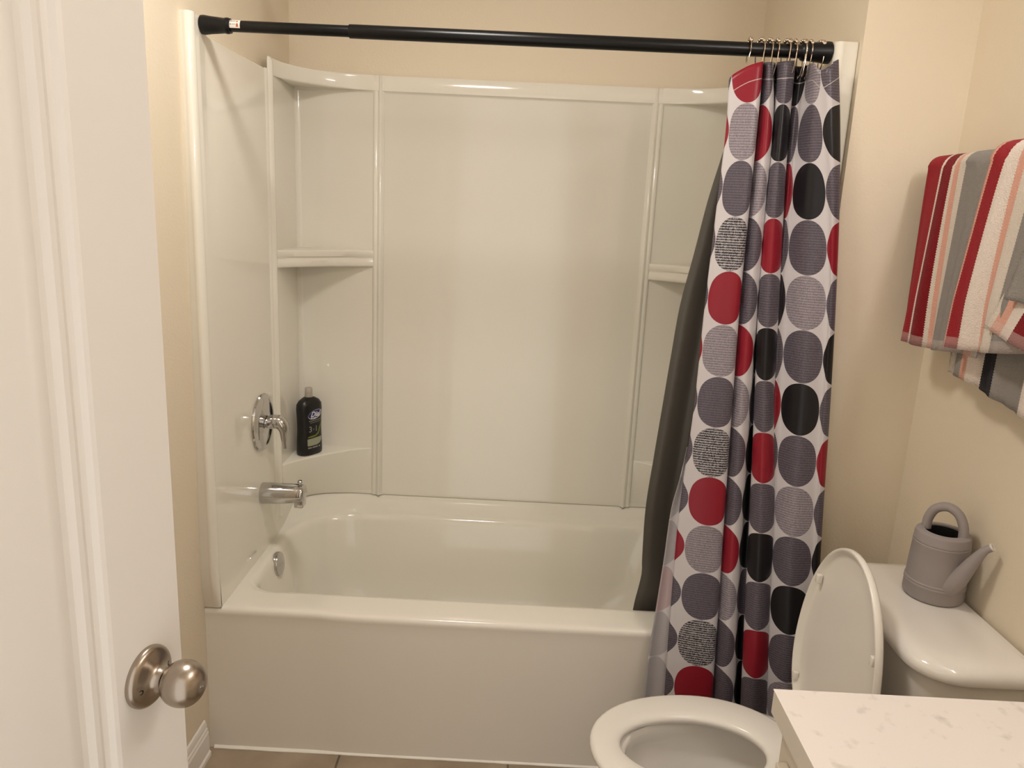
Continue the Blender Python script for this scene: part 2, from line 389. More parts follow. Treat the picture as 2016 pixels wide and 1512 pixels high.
# ------------------------------------------------------------------ surround
sur = thing('shower_surround', 'glossy off-white three-wall tub surround with moulded corner shelves', 'tub surround', (.75, PY, ZD))
def fillet(a, b, z, n=24, mirror=False, p=2.0, yo=0):
    """concave corner curve from the side panel (distance a from the corner) to the back panel (distance b)"""
    out = []
    for i in range(n+1):
        t = PI/2*i/n; X = b*math.cos(t)**(2/p); Y = a*math.sin(t)**(2/p)
        x, y = PX0 + b - X, PY - a + Y*(a-yo)/a
        if mirror: x = PX0 + PX1 - x
        out.append(Vector((x, y, z)))
    return out
for mir in (False, True):
    mx = (lambda x: PX0+PX1-x) if mir else (lambda x: x)
    wl = XR1 if mir else XL
    # side panel: top outline dips between the front flange and the moulded rib
    bm = bmesh.new()
    top = [(-.011, ZT), (.006, ZT), (.012, ZT-.002), (.024, 1.932), (.040, 1.918), (.065, ZP), (.47, ZP), (PY+.005, ZP)]
    ys = ([] if mir else [-.0105]) + [.006, .012, .018, .024, .032, .040, .05, .065, .075] + [.075+.05*i for i in range(1, 14)] + [PY+.005]
    prof = {-.0279: -.049, -.026: -.030, -.021: -.014, -.012: -.004, 0: .0}
    rows = []
    for y in ys:
        zt = interp(y, [t[0] for t in top], [t[1] for t in top])
        x = PX0
        rows.append([Vector((mx(x), y, z)) for z in (ZR-.004, .9, 1.4, zt-.006)] + [Vector((mx(x)-(.003 if not mir else -.003), y, zt-.001)), Vector((wl if mir else xl(zt)-.001, y, zt))])
    loft(bm, rows, False)
    finish('side_panel', bm, 'acrylic', sur, sharp=55)
    # front flange running down to the floor outside the apron end
    bm = bmesh.new()
    fr = []
    for z in ((.005 if mir else ZR+.0006), ZR+.015, ZR+.035, ZR+.07, ZR+.12, 1.0, 1.5, ZT-.004, ZT):
        xo = XR1-.001 if mir else xl(z)-.0005; xi = mx(PX0); sg = 1 if xi > xo else -1; k = 0 if z < ZT else .004
        fr.append([Vector((xo, .0, z)), Vector((xo, -.0285, z)), Vector((xo+sg*.006, -.0310+k, z)), Vector((xi-sg*.022, -.0310+k, z)), Vector((xi-sg*.018, -.0330+k, z)), Vector((xi-sg*.012, -.0345+k, z)), Vector((xi-sg*.006, -.0320+k, z)), Vector((xi-sg*.002, -.026+k, z)), Vector((xi, -.018, z)), Vector((xi, -.011, z)), Vector((xi-sg*.0015, -.004, z))])
    if not mir:
        for r_ in fr:
            t_ = max(0, 1-(r_[0].z-ZR)/.12); t_ = t_*t_
            for v in r_:
                if v.y < -.006: v.y *= 1-.62*t_
    if mir: fr = [[Vector((v.x, v.y + (.021 if v.y < -.006 else .0), v.z)) for v in r_[:-2]] + [Vector((xi, .008, r_[0].z))] for r_ in fr]
    loft(bm, fr, False); bm.faces.new([bm.verts.new(v) for v in fr[-1]])
    finish('front_flange', bm, 'acrylic', sur, sharp=60)
    # moulded vertical rib on the side panel
    bm = bmesh.new(); rib = []
    for i in range(13):
        t = i/12; y = .484 + .034*t; x = PX0 - .001 + .011*math.sin(PI*t)**.7 if 0 < t < 1 else PX0-.001
        rib.append((x, y))
    loft(bm, [[Vector((mx(x), y, z)) for x, y in rib] for z in (ZD+.005, 1.0, 1.5, ZT-.012)] + [[Vector((mx(PX0-.001+(x-PX0)*.6), .5+(y-.5)*.7, ZT-.002)) for x, y in rib], [Vector((mx(PX0), .5+(y-.5)*.4, ZT)) for x, y in rib]], False)
    # second slim fillet line in front of the rib
    loft(bm, [[Vector((mx(x), y, z)) for x, y in ((PX0-.001, .455), (PX0+.004, .462), (PX0+.005, .470), (PX0-.001, .478))] for z in (ZD+.005, ZP)], False)
    finish('side_rib', bm, 'acrylic', sur)
    # vertical corner cove between side and back panel
    bm = bmesh.new()
    loft(bm, [[Vector((p.x + (-.001 if not mir else .001), p.y+.001, p.z)) for p in fillet(.022, .022, z, 8, mir)] for z in (.66, ZP)], False)
    finish('corner_cove', bm, 'acrylic', sur, sharp=80)
    # top band
    def ring_block(name, lo, hi, z0, z1, lip=0, yo=0):
        """solid corner block between two fillet curves"""
        bm = bmesh.new(); c = Vector((mx(PX0-.004), PY+.004, 0))
        seq = []
        r = .006
        def off(cv, d):  # move the curve toward the corner by d
            return [p + (Vector((c.x, c.y, p.z))-p).normalized()*d for p in cv]
        A, B = lo, hi
        la, lb = (lambda z: fillet(A[0], A[1], z, 28, mir, A[2], yo)), (lambda z: fillet(B[0], B[1], z, 28, mir, B[2], yo))
        seq.append([Vector((c.x, c.y, z0))]*29)
        seq.append(off(la(z0), r)); seq.append(off(la(z0+r*.3), r*.3)); seq.append(la(z0+r))
        if lip:   # a groove between two rounded bands
            zm = (z0+z1)/2
            seq += [la(zm-.007), off(la(zm-.003), .005), off(lb(zm+.003), .006), lb(zm+.007)]
        seq.append(lb(z1-r)); seq.append(off(lb(z1-r*.3), r*.3)); seq.append(off(lb(z1), r))
        seq.append([Vector((c.x, c.y, z1))]*29)
        loft(bm, seq, False); bmesh.ops.remove_doubles(bm, verts=bm.verts, dist=1e-5)
        finish(name, bm, 'acrylic', sur, sharp=50)
    ring_block('top_band', (.245, .262, 2.0), (.245, .262, 2.0), 1.902, ZT, yo=.0105)
    ring_block('corner_shelf', (.240, .275, 1.22), (.240, .275, 1.22), 1.328, 1.384, 1)
    ring_block('corner_ledge', (.16, .262, 2.5), (.245, .262, 1.28), ZD-.004, .672)
# back panel with recessed field and a thicker top band
bm = bmesh.new()
loft(bm, [[Vector((x, y, z)) for y, z in ((PY+.02, ZD-.01), (PY-.002, ZD-.004), (PY-.003, ZD+.004), (PY, ZD+.010), (PY, 1.2), (PY, 1.893), (PY-.004, 1.898), (PY-.009, 1.902), (PY-.010, 1.908), (PY-.010, ZT-.006), (PY-.007, ZT-.001), (PY, ZT), (YB, ZT))] for x in (PX0-.03, .3, 1.2, PX1+.03)], False)
finish('back_panel', bm, 'acrylic', sur, sharp=40)
for xc in (.2965, 1.2165):
    bm = bmesh.new()
    pr = [(-.019, 0), (-.017, -.006), (-.012, -.010), (-.004, -.0105), (-.002, -.008), (.001, -.0105), (.006, -.017), (.011, -.017), (.014, -.010), (.019, -.008), (.021, 0)]
    if xc > 1: pr = [(-a, b) for a, b in pr]
    loft(bm, [[Vector((xc+a, PY+.002+b, z)) for a, b in pr] for z in (ZD-.004, 1.2, ZT-.004)] + [[Vector((xc+a*.8, PY+.002+b*.6, ZT)) for a, b in pr]], False, False, False)
    finish('back_column', bm, 'acrylic', sur, sharp=70)

# ------------------------------------------------------------------ shower valve, spout, shower head
val = thing('shower_valve', 'round chrome shower valve with lever handle above the tub spout', 'shower valve', (PX0, .345, .877))
bm = bmesh.new(); vc = Vector((PX0, .345, .872))
lathe(bm, vc, (1,0,0), [(.089, 0), (.090, .004), (.088, .008), (.080, .010), (.074, .014), (.060, .015), (.040, .018), (.022, .019), (.001, .019)], 64)
finish('escutcheon', bm, 'chrome', val, sharp=30)
bm = bmesh.new(); lathe(bm, vc, (1,0,0), [(.017, .016), (.017, .027), (.0185, .0275), (.0185, .030), (.017, .0305), (.017, .034)], 32)
lev = spline([(.046, .345, .873), (.062, .345, .876), (.079, .344, .872), (.089, .343, .852), (.090, .341, .826), (.093, .340, .793)], 6)
n_ = len(lev); tube(bm, lev, [interp(i/(n_-1), [0, .3, .5, .75, 1], [.0215, .0225, .019, .011, .006]) for i in range(n_)], 16, True)
finish('lever_handle', bm, 'chrome', val, sharp=50)
spt = thing('tub_spout', 'chrome tub spout with a diverter knob over the bathtub', 'tub spout', (PX0, .335, .645))
bm = bmesh.new(); sl = []
for i, (x, zc, rz, ry) in enumerate(((.018, .645, .033, .033), (.022, .645, .034, .034), (.060, .646, .033, .033), (.100, .647, .0315, .032), (.130, .648, .030, .031), (.146, .649, .028, .030), (.152, .650, .025, .027), (.155, .650, .018, .020))):
    lp = []
    for k in range(32):
        a = 2*PI*k/32; z = zc + rz*math.sin(a); y = .335 + ry*math.cos(a)
        lp.append(Vector((x, y, z)))
    sl.append(lp)
loft(bm, sl, True, True, True)
finish('spout_body', bm, 'chrome', spt, sharp=50)
bm = bmesh.new(); box(bm, (.124, .315, .607), (.152, .355, .640), .004); finish('nozzle', bm, 'chrome', spt)
bm = bmesh.new(); lathe(bm, (.139, .335, .668), (0,0,1), [(.003, 0), (.003, .012), (.0075, .016), (.0085, .021), (.006, .024), (.001, .0245)], 20); finish('diverter_knob', bm, 'chrome', spt)
sh = thing('showerhead', 'chrome shower head on a bent arm above the surround', 'shower head', (XL, .345, 2.16))
bm = bmesh.new(); lathe(bm, (XL, .345, 2.17), (1,0,0), [(.03, 0), (.028, .006), (.012, .014)], 24); finish('wall_flange', bm, 'chrome', sh)
bm = bmesh.new(); tube(bm, spline([(XL, .345, 2.17), (.04, .345, 2.195), (.09, .345, 2.185), (.115, .345, 2.165)]), .0095, 12); finish('arm', bm, 'chrome', sh)
bm = bmesh.new(); lathe(bm, (.110, .345, 2.170), (.62,0,-.78), [(.012, 0), (.014, .012), (.030, .030), (.034, .044), (.034, .052), (.001, .052)], 28); finish('spray_head', bm, 'chrome', sh)

# ------------------------------------------------------------------ body wash bottle
BO = Vector((.077, .660, .672)); BA = math.radians(-33)
bn = Vector((math.cos(BA), math.sin(BA), 0)); bt = Vector((-bn.y, bn.x, 0))   # facing direction, label's right
def bw(z): return interp(z, [0, .004, .012, .05, .09, .13, .165, .182, .194, .202, .206], [.043, .0465, .048, .0465, .0445, .0455, .048, .0465, .038, .024, .014])
def bd(z): return interp(z, [0, .004, .012, .10, .165, .182, .194, .202, .206], [.024, .027, .028, .027, .0275, .026, .021, .016, .013])
bot = thing('body_wash_bottle', 'black body wash bottle with a clear cap on the corner ledge', 'bottle', BO)
bm = bmesh.new(); loops = []
for z in (0, .004, .008, .012, .03, .05, .07, .09, .11, .13, .15, .165, .175, .182, .188, .194, .198, .202, .206):
    W, D = bw(z), bd(z); lp = []
    for k in range(48):
        a = 2*PI*k/48; c, s = math.cos(a), math.sin(a); e = .72
        lp.append(BO + bt*(W*abs(c)**e*(1 if c >= 0 else -1)) + bn*(D*abs(s)**e*(1 if s >= 0 else -1)) + Vector((0,0,z)))
    loops.append(lp)
loft(bm, loops, True, True, True)
finish('bottle_body', bm, 'bottle', bot, sharp=60)
bm = bmesh.new(); lathe(bm, BO+Vector((0,0,.205)), (0,0,1), [(.0135, 0), (.0135, .012), (.012, .013), (.0125, .014), (.0125, .030), (.010, .033), (.001, .034)], 28); finish('flip_cap', bm, 'cap', bot)
def on_label(s, z, eps=.0008):   # s metres right of the label centre, z metres above the base
    W, D = bw(z), bd(z); c = min(.98, abs(s)/W); e = .72
    return BO + bt*s + bn*(D*(1-c**(2/e))**(e/2)+eps) + Vector((0,0,z))
def flat_poly(bm, pts, eps=.0008, cell=.006):
    """filled outline given in label coordinates, laid on the bottle's front"""
    vs = [bm.verts.new((x, y, 0)) for x, y in pts]; f = bm.faces.new(vs)
    r = bmesh.ops.triangulate(bm, faces=[f])
    return vs
def wrap(name, bm, m, eps=.0008, cuts=3):
    bmesh.ops.subdivide_edges(bm, edges=bm.edges[:], cuts=cuts, use_grid_fill=True)
    for v in bm.verts: v.co = on_label(v.co.x, v.co.y, eps)
    return finish(name, bm, m, bot)
def ell(cx, cy, a, b, rot=0, n=40, a0=0, a1=2*PI):
    out = []
    for i in range(n):
        t = a0 + (a1-a0)*i/n; x, y = a*math.cos(t), b*math.sin(t)
        out.append((cx + x*math.cos(rot)-y*math.sin(rot), cy + x*math.sin(rot)+y*math.cos(rot)))
    return out
bm = bmesh.new(); flat_poly(bm, ell(.004, .147, .031, .0155, .2)); wrap('logo_ring', bm, 'white', .0006, 1)
bm = bmesh.new(); flat_poly(bm, ell(.003, .1478, .0295, .0138, .2)); wrap('logo_oval', bm, 'blue', .0009, 1)
def text_mesh(body, size, cx, cy, shear=0.0, bold=0.0):
    cu = bpy.data.curves.new('lettering', 'FONT'); cu.body = body; cu.size = size; cu.shear = shear; cu.align_x = 'CENTER'; cu.offset = bold
    o = bpy.data.objects.new('lettering', cu); COL.objects.link(o); bpy.context.view_layer.update()
    me = bpy.data.meshes.new_from_object(o.evaluated_get(bpy.context.evaluated_depsgraph_get()))
    bm = bmesh.new(); bm.from_mesh(me); bpy.data.objects.remove(o); bpy.data.curves.remove(cu); bpy.data.meshes.remove(me)
    for v in bm.verts: v.co.x += cx; v.co.y += cy
    return bm
bm = text_mesh('Dial', .0255, .003, .1395, .35, .0006); wrap('logo_lettering', bm, 'white', .0013, 0)
bm = text_mesh('for men', .0068, -.006, .1335, .3, .0002); wrap('small_lettering', bm, 'white', .0013, 0)
bm = text_mesh('3', .029, -.018, .086, 0, .0); wrap('number_three', bm, 'greyink', .0010, 0)
bm = text_mesh('1', .029, .007, .086, 0, .0); wrap('number_one', bm, 'greyink', .0010, 0)
bm = text_mesh('in', .008, -.0045, .092, 0, .0); wrap('word_in', bm, 'greyink', .0010, 0)
bm = bmesh.new(); flat_poly(bm, [(-.024, .124), (.030, .126), (.030, .1275), (-.024, .1262)]); wrap('label_rule', bm, 'greyink', .0008, 2)
bm = bmesh.new(); flat_poly(bm, [(-.020, .116), (.026, .118), (.026, .1225), (-.020, .1205)]); wrap('label_line', bm, mat('dark grey label print', (.09, .09, .08), .5), .0008, 2)
sw = [(-.012, .072), (.004, .073), (.015, .082), (.021, .098), (.030, .112), (.034, .118), (.031, .104), (.025, .090), (.018, .075), (.006, .068), (-.010, .066), (-.028, .066), (-.028, .070)]
bm = bmesh.new(); flat_poly(bm, sw); wrap('label_swoosh', bm, 'green', .0009, 1)
bm = bmesh.new(); flat_poly(bm, [(-.030, .036), (.010, .036), (.024, .041), (.033, .050), (.034, .063), (.010, .063), (-.030, .061)]); wrap('label_panel', bm, 'palegreen', .0008, 2)
for a, b in ((-.029, -.014), (-.011, .012), (.016, .024)):
    bm = bmesh.new(); flat_poly(bm, [(a, .027), (b, .027), (b, .0315), (a, .0315)]); wrap('label_print', bm, 'greyink', .0008, 1)

# ------------------------------------------------------------------ curtain rod
RY, RZ = .024, 1.9307
rod = thing('shower_rod', 'black tension shower rod across the top of the tub alcove', 'shower rod', (.75, RY, RZ))
def rtube(name, x0, x1, r, m='black'):
    bm = bmesh.new(); lathe(bm, (x0, RY, RZ), (1,0,0), [(r*.97, 0), (r, .002), (r, x1-x0-.002), (r*.97, x1-x0)], 32, True, True); return finish(name, bm, m, rod)
xj = at(688, 62, 1, RY).x
inner = rtube('inner_tube', .06, xj+.02, .0128); rtube('outer_tube', xj, 1.47, .0155)
bm = bmesh.new(); lathe(bm, (PX0+.0006, RY, RZ), (1,0,0), [(.014, 0), (.021, .001), (.0215, .008), (.0195, .022), (.018, .040), (.0165, .056), (.0178, .058), (.0178, .064), (.0165, .066), (.0165, .069), (.012, .070)], 36); finish('end_cap', bm, 'rubber', rod)
bm = bmesh.new(); lathe(bm, (PX1-.0006, RY, RZ), (-1,0,0), [(.014, 0), (.024, .001), (.0245, .009), (.022, .028), (.0205, .048), (.0195, .052), (.0208, .054), (.0208, .062), (.0185, .066), (.014, .070)], 36); finish('end_cap', bm, 'rubber', rod)
def on_rod(bm_, x0, x1, a0, a1, r, n=8):
    loft(bm_, [[Vector((x, RY - r*math.cos(a0+(a1-a0)*i/n), RZ + r*math.sin(a0+(a1-a0)*i/n))) for i in range(n+1)] for x in (x0, x1)], False)
sx0, sx1 = at(440, 45, 1, RY-.012).x, at(472, 46, 1, RY-.012).x
bm = bmesh.new(); on_rod(bm, sx0, sx1, math.radians(-28), math.radians(72), .0131); st = finish('sticker', bm, 'paper', inner); st['label'] = 'white rectangular sticker with small print'
bm = bmesh.new(); x = sx0+.003
while x < sx1-.012:
    w_ = random.uniform(.0015, .004)
    on_rod(bm, x, x+w_, math.radians(36), math.radians(50), .0133, 2); on_rod(bm, x, x+w_*.8, math.radians(2), math.radians(14), .0133, 2); x += w_+.001
finish('sticker_print', bm, 'ink', inner)
bm = bmesh.new(); on_rod(bm, sx1-.009, sx1-.004, math.radians(-16), math.radians(16), .0133, 2); on_rod(bm, sx1-.009, sx1-.005, math.radians(30), math.radians(48), .0133, 2); finish('sticker_mark', bm, 'redink', inner)

# ------------------------------------------------------------------ shower curtain
LV = [120, 250, 400, 585, 790, 1000, 1200, 1400, 1480]
BR = [.018, .010, -.004, -.022, -.042, -.066, -.092, -.122, -.135]     # depth of the right half at those heights
XR_ = [-.066, -.062, -.056, -.046, -.036, -.024, -.012, 0, 0]        # the free right edge hangs in front of the rod end
WR = {6.5: .30, 7.0: .8, 7.2: 1, 7.42: 1, 7.8: .96}
BL = [.018, .010, .000, -.012, -.024, -.036, -.052, -.075, -.085]      # depth of the left half
keys = [ # u, right-weight, relative depth, top pixel row, track
 (.40, 0, .034, 165, [1452, 1442, 1424, 1404, 1384, 1362, 1348, 1340, 1338]),
 (.84, 0, .010, 163, [1438, 1430, 1412, 1391, 1369, 1338, 1320, 1306, 1300]),
 (1.0, 0, .000, 149, [1442, 1436, 1419, 1394, 1373, 1354, 1339, 1323, 1317]),
 (1.45, 0, -.012, 129, [1476, 1463, 1447, 1428, 1408, 1390, 1376, 1362, 1356]),
 (1.90, 0, -.012, 121, [1502, 1490, 1475, 1457, 1441, 1426, 1413, 1399, 1393]),
 (2.15, .1, .046, 124, [1500, 1487, 1472, 1452, 1436, 1420, 1406, 1392, 1386]),
 (2.50, .2, .012, 123, [1506, 1494, 1477, 1459, 1443, 1428, 1415, 1402, 1396]),
 (2.76, .2, -.014, 122, [1514, 1508, 1492, 1476, 1460, 1445, 1434, 1424, 1420]),
 (3.02, .3, -.002, 122, [1522, 1521, 1507, 1492, 1476, 1461, 1450, 1444, 1441]),
 (3.25, .4, .036, 124, [1526, 1523, 1510, 1495, 1480, 1467, 1455, 1449, 1446]),
 (3.60, .5, .044, 124, [1530, 1526, 1512, 1497, 1488, 1477, 1466, 1459, 1455]),
 (4.00, .5, .022, 123, [1530, 1525, 1510, 1496, 1489, 1481, 1471, 1463, 1459]),
 (4.14, .6, .002, 122, [1533, 1523, 1508, 1494, 1486, 1477, 1467, 1458, 1454]),
 (4.50, .7, -.022, 120, [1549, 1538, 1525, 1514, 1505, 1500, 1491, 1483, 1479]),
 (4.86, .8, .000, 120, [1566, 1553, 1543, 1534, 1524, 1524, 1515, 1509, 1505]),
 (5.20, .8, .030, 129, [1566, 1552, 1541, 1530, 1520, 1520, 1511, 1505, 1501]),
 (5.60, .9, .004, 131, [1579, 1562, 1549, 1535, 1525, 1520, 1512, 1506, 1502]),
 (6.00, 1, .010, 128, [1592, 1573, 1559, 1547, 1538, 1525, 1516, 1508, 1505]),
 (6.50, 1, -.018, 124, [1602, 1596, 1592, 1587, 1576, 1563, 1554, 1545, 1541]),
 (7.00, 1, -.006, 138, [1615, 1619, 1626, 1627, 1614, 1602, 1593, 1583, 1580]),
 (7.20, 1, -.008, 130, [1632, 1636, 1640, 1637, 1625, 1612, 1602, 1591, 1588]),
 (7.42, 1, .002, 117, [1651, 1654, 1653, 1646, 1635, 1621, 1609, 1597, 1594]),
 (7.80, 1, .034, 122, [1640, 1642, 1640, 1632, 1618, 1604, 1592, 1580, 1576]),
]
def track(key):
    u, wgt, rel, ty, tr = key; zs, xs, ysd = [], [], []
    for py, px, a, b, xr in zip(LV, tr, BL, BR, XR_):
        Y = a*(1-wgt) + b*wgt + rel*(1 if u < 7.5 else .3) + xr*WR.get(u, 0); p = at(px, py, 1, Y); zs.append(p.z); xs.append(p.x); ysd.append(Y)
    ztop = at(tr[0], ty, 1, ysd[0]).z
    zs, xs, ysd = zs[::-1], xs[::-1], ysd[::-1]
    if zs[-1] < ztop: zs.append(ztop+.01); xs.append(xs[-1]+(xs[-1]-xs[-2])*.1); ysd.append(ysd[-1])
    return zs, xs, ysd, ztop
def cloth(name, keyset, m, zb, parent, nz=150, sub=5, vcol=True):
    tr = [track(k) for k in keyset]; nk = len(keyset)
    us = [k[0] for k in keyset]
    S = [i/sub for i in range((nk-1)*sub+1)]
    bm = bmesh.new(); uvl = bm.loops.layers.uv.new('UVMap'); hem = bm.loops.layers.uv.new('hem'); rows = []; info = {}
    ki = list(range(nk))
    for r in range(nz+1):
        row = []; f = r/nz
        for s in S:
            zt = smooth_interp(s, ki, [t[3] for t in tr]); z = zt + (zb-zt)*f
            xk = [smooth_interp(z, t[0], t[1]) for t in tr]; yk = [smooth_interp(z, t[0], t[2]) for t in tr]
            v = bm.verts.new((smooth_interp(s, ki, xk), smooth_interp(s, ki, yk), z))
            info[v] = (interp(s, ki, us), 1.5 + (1.745-z)/.1295, zt-z); row.append(v)
        rows.append(row)
    for a, b in zip(rows, rows[1:]):
        for i in range(len(S)-1):
            fc = bm.faces.new((a[i], b[i], b[i+1], a[i+1]))
            for lp in fc.loops: u_, v_, h_ = info[lp.vert]; lp[uvl].uv = (u_, v_); lp[hem].uv = (0, h_)
    o = finish(name, bm, m, parent, sharp=180)
    sd = o.modifiers.new('thick', 'SOLIDIFY'); sd.thickness = .0009; sd.offset = 0
    return o
cur = thing('shower_curtain', 'shower curtain printed with red, grey and black dots, bunched to the right', 'shower curtain', (1.40, -.03, .1))
cloth('curtain_cloth', keys, 'curtain', .10, cur)
# turned back edge showing the reverse of the cloth, low on the left
def turned():
    bm = bmesh.new(); uvl = bm.loops.layers.uv.new('UVMap'); hem = bm.loops.layers.uv.new('hem')
    lv = [880, 940, 1000, 1100, 1200, 1300, 1400, 1480]; lf = [1353, 1339, 1322, 1307, 1291, 1275, 1264, 1258]; rt = [1356, 1352, 1344, 1336, 1327, 1320, 1312, 1306]
    rows = []; info = {}
    for py in [880+600*i/60 for i in range(61)]:
        a, b = smooth_interp(py, lv, lf), smooth_interp(py, lv, rt); row = []
        Y0 = smooth_interp(py, LV, BL)
        for i in range(11):
            t = i/10; p = at(a+(b-a)*t, py, 1, Y0 + .012 + .012*t + .006*math.sin(t*PI*1.5)); v = bm.verts.new(p)
            info[v] = (.80 - .42*(1-t)*(b-a)/50 if False else .98 - .9*(abs(t-.95))*(b-a)/55, .5+(1.745-p.z)/.1295); row.append(v)
        rows.append(row)
    for a, b in zip(rows, rows[1:]):
        for i in range(10):
            fc = bm.faces.new((a[i], b[i], b[i+1], a[i+1]))
            for lp in fc.loops: lp[uvl].uv = info[lp.vert]; lp[hem].uv = (0, .3)
    o = finish('turned_back_edge', bm, 'curtain_back', cur, sharp=180); o['label'] = 'pale reverse side of the cloth edge'
    sd = o.modifiers.new('thick', 'SOLIDIFY'); sd.thickness = .0008; sd.offset = 0
turned()

# dark liner hanging inside the tub
def liner():
    lv = [168, 243, 400, 500, 600, 700, 800, 900, 1000, 1100, 1130, 1200, 1300]
    lf = [1441, 1438, 1392, 1366, 1339, 1321, 1304, 1287, 1271, 1264, 1263, 1246, 1236]
    Yl = [.040, .045, .052, .058, .065, .072, .080, .090, .102, .116, .120, .132, .145]
    offs = [0, 14, 30, 48, 66, 84, 104, 124, 146, 168]
    rel = [.002, -.004, -.002, .003, -.002, .006, -.004, .008, -.004, 0]
    bm = bmesh.new(); rows = []
    for k in range(101):
        py = 168+1132*k/100; px0 = smooth_interp(py, lv, lf); Y0 = smooth_interp(py, lv, Yl); row = []
        for i in range(55):
            s = i/54*9; o_ = smooth_interp(s, list(range(10)), offs); d = smooth_interp(s, list(range(10)), rel)
            sc_ = 1.0 if py > 250 else .9
            row.append(bm.verts.new(at(px0+o_*sc_, py+ (0 if k else 6*math.sin(s*3)), 1, Y0+d*(1+.4*k/100))))
        rows.append(row)
    for a, b in zip(rows, rows[1:]):
        for i in range(54): bm.faces.new((a[i], b[i], b[i+1], a[i+1]))
    o = finish('curtain_liner', bm, 'liner', None, sharp=180, loc=(1.36, .09, .3))
    tag(o, 'plain dark grey liner hanging inside the tub behind the dotted curtain', 'curtain liner')
    sd = o.modifiers.new('thick', 'SOLIDIFY'); sd.thickness = .0009; sd.offset = 0
liner()

# hooks on the rod
HX = [(1478, 1470), (1500, 1497), (1517, 1511), (1531, 1527), (1551, 1546), (1558, 1552), (1567, 1563), (1583, 1578), (1589, 1587), (1598, 1597), (1618, 1611), (1623, 1621)]
names = ['hook leading the curtain, longest wire, into the red dot', 'second hook from the left on the rod', 'third hook from the left on the rod', 'fourth hook from the left on the rod', 'fifth hook from the left on the rod',
 'sixth hook from the left, touching the fifth', 'seventh hook from the left on the rod', 'eighth hook from the left on the rod', 'ninth hook from the left, its beads slipped down the front', 'tenth hook from the left on the rod', 'eleventh hook, second from the rod end cap', 'last hook, nearest the rod end cap']
def make_hook(dx, zb, rr_=.021):
    root = thing('curtain_hook', '', 'curtain hook', (0, 0, 0), 'roller ball hooks along the shower rod')
    bm = bmesh.new(); pts = []
    for i in range(17):
        a = math.radians(-25 + 230*i/16); pts.append((0, -math.cos(a)*rr_*1.0, math.sin(a)*rr_))
    pts = [(dx, -.004, zb+.006), (dx, -.010, zb+.004), (dx*.8, -.014, zb*.75), (dx*.3, -.0195, -.024)] + pts + [(-.001, .0135, -.030), (.001, .006, zb*.8), (dx*.5, .002, zb+.002), (dx, -.003, zb-.001), (dx, -.006, zb+.004)]
    tube(bm, spline(pts, 3), .00115, 6); finish('wire_loop', bm, 'brass', root)
    for i in range(5):
        a = math.radians(48 + 21*i); bm = bmesh.new()
        bmesh.ops.create_icosphere(bm, subdivisions=2, radius=.0046, matrix=Matrix.Translation((0, -math.cos(a)*rr_, math.sin(a)*rr_+.001)))
        finish('roller_ball', bm, 'brass', root)
    return root
first = make_hook(-.010, -.085); short = make_hook(-.004, -.060)
def copy_thing(o):
    c = o.copy(); COL.objects.link(c)
    for ch in o.children: d = ch.copy(); COL.objects.link(d); d.parent = c
    return c
for i, (px, pb) in enumerate(HX):
    h = first if i == 0 else (short if i == 1 else copy_thing(short))
    h.location = (at(px, 100, 1, RY-.015).x, RY, RZ+.001)
    h.rotation_euler = (math.radians(-14 if i == 8 else random.uniform(-4, 4)), 0, math.radians([-4, 14, 10, 4, 12, -10, 3, 12, -6, 0, 16, -3][i]))
    h['label'] = 'silver wire ' + names[i]

# ------------------------------------------------------------------ door with knob
de = Vector((.4075, -1.0539, 0)); da = math.radians(12)
dd = Vector((-math.sin(da), -math.cos(da), 0)); dn = Vector((math.cos(da), -math.sin(da), 0)); DW, DH, DT = .64, 2.03, .035
bm = bmesh.new()
def dp(s, z, n=0): return de + dd*s + dn*n + Vector((0, 0, z+.012))
steps = [(0, 0), (.108, 0), (.113, -.0015), (.118, -.006), (.124, -.0075), (.130, -.005), (.137, -.0045), (.144, -.009), (.152, -.0085), (.170, -.003), (.178, -.002)]
loops = [[dp(0, 0, -DT), dp(DW, 0, -DT), dp(DW, DH, -DT), dp(0, DH, -DT)], [dp(0, 0, -.001), dp(DW, 0, -.001), dp(DW, DH, -.001), dp(0, DH, -.001)], ]
for s, n in steps:
    s2 = s if s else .001; b0 = s2 if not s else s2+.09; t0 = s2 if not s else s2+.01
    loops.append([dp(s2, b0, n), dp(DW-s2, b0, n), dp(DW-s2, DH-t0, n), dp(s2, DH-t0, n)])
loft(bm, loops, True, True, True)
door = finish('door_1', bm, 'door', None, sharp=12); struct(door, 'white moulded panel door standing open at the left', 'door')
kc = dp(.062, .9995); kc = Vector((kc.x, kc.y, 1.0035)); KS = .82
def round_prof(pts): return [(max(p.x, .0001)*KS, p.y*KS) for p in spline([(a, b, 0) for a, b in pts], 4)]
bm = bmesh.new(); lathe(bm, kc, dn, [(.043*KS, 0)] + round_prof([(.0434, .002), (.0430, .006), (.0405, .0095), (.0365, .0118), (.031, .0135), (.023, .0165), (.0170, .021), (.0148, .027), (.0145, .030)]), 72)
rs = finish('rosette', bm, 'nickel', door, sharp=50)
for sg in (-1, 1):
    hx, hy, ha = frame(dn)
    rad_ = (dd*(.0225*sg) + Vector((0,0,-.0035*sg))); hp = kc + rad_*1.05 + dn*.0108; hax = (dn + rad_.normalized()*.42).normalized()
    bm = bmesh.new(); lathe(bm, hp, hax, [(.0032, -.002), (.0032, .0007), (.0024, .0009), (.0001, .0003)], 20); finish('screw_hole', bm, 'hole', rs)
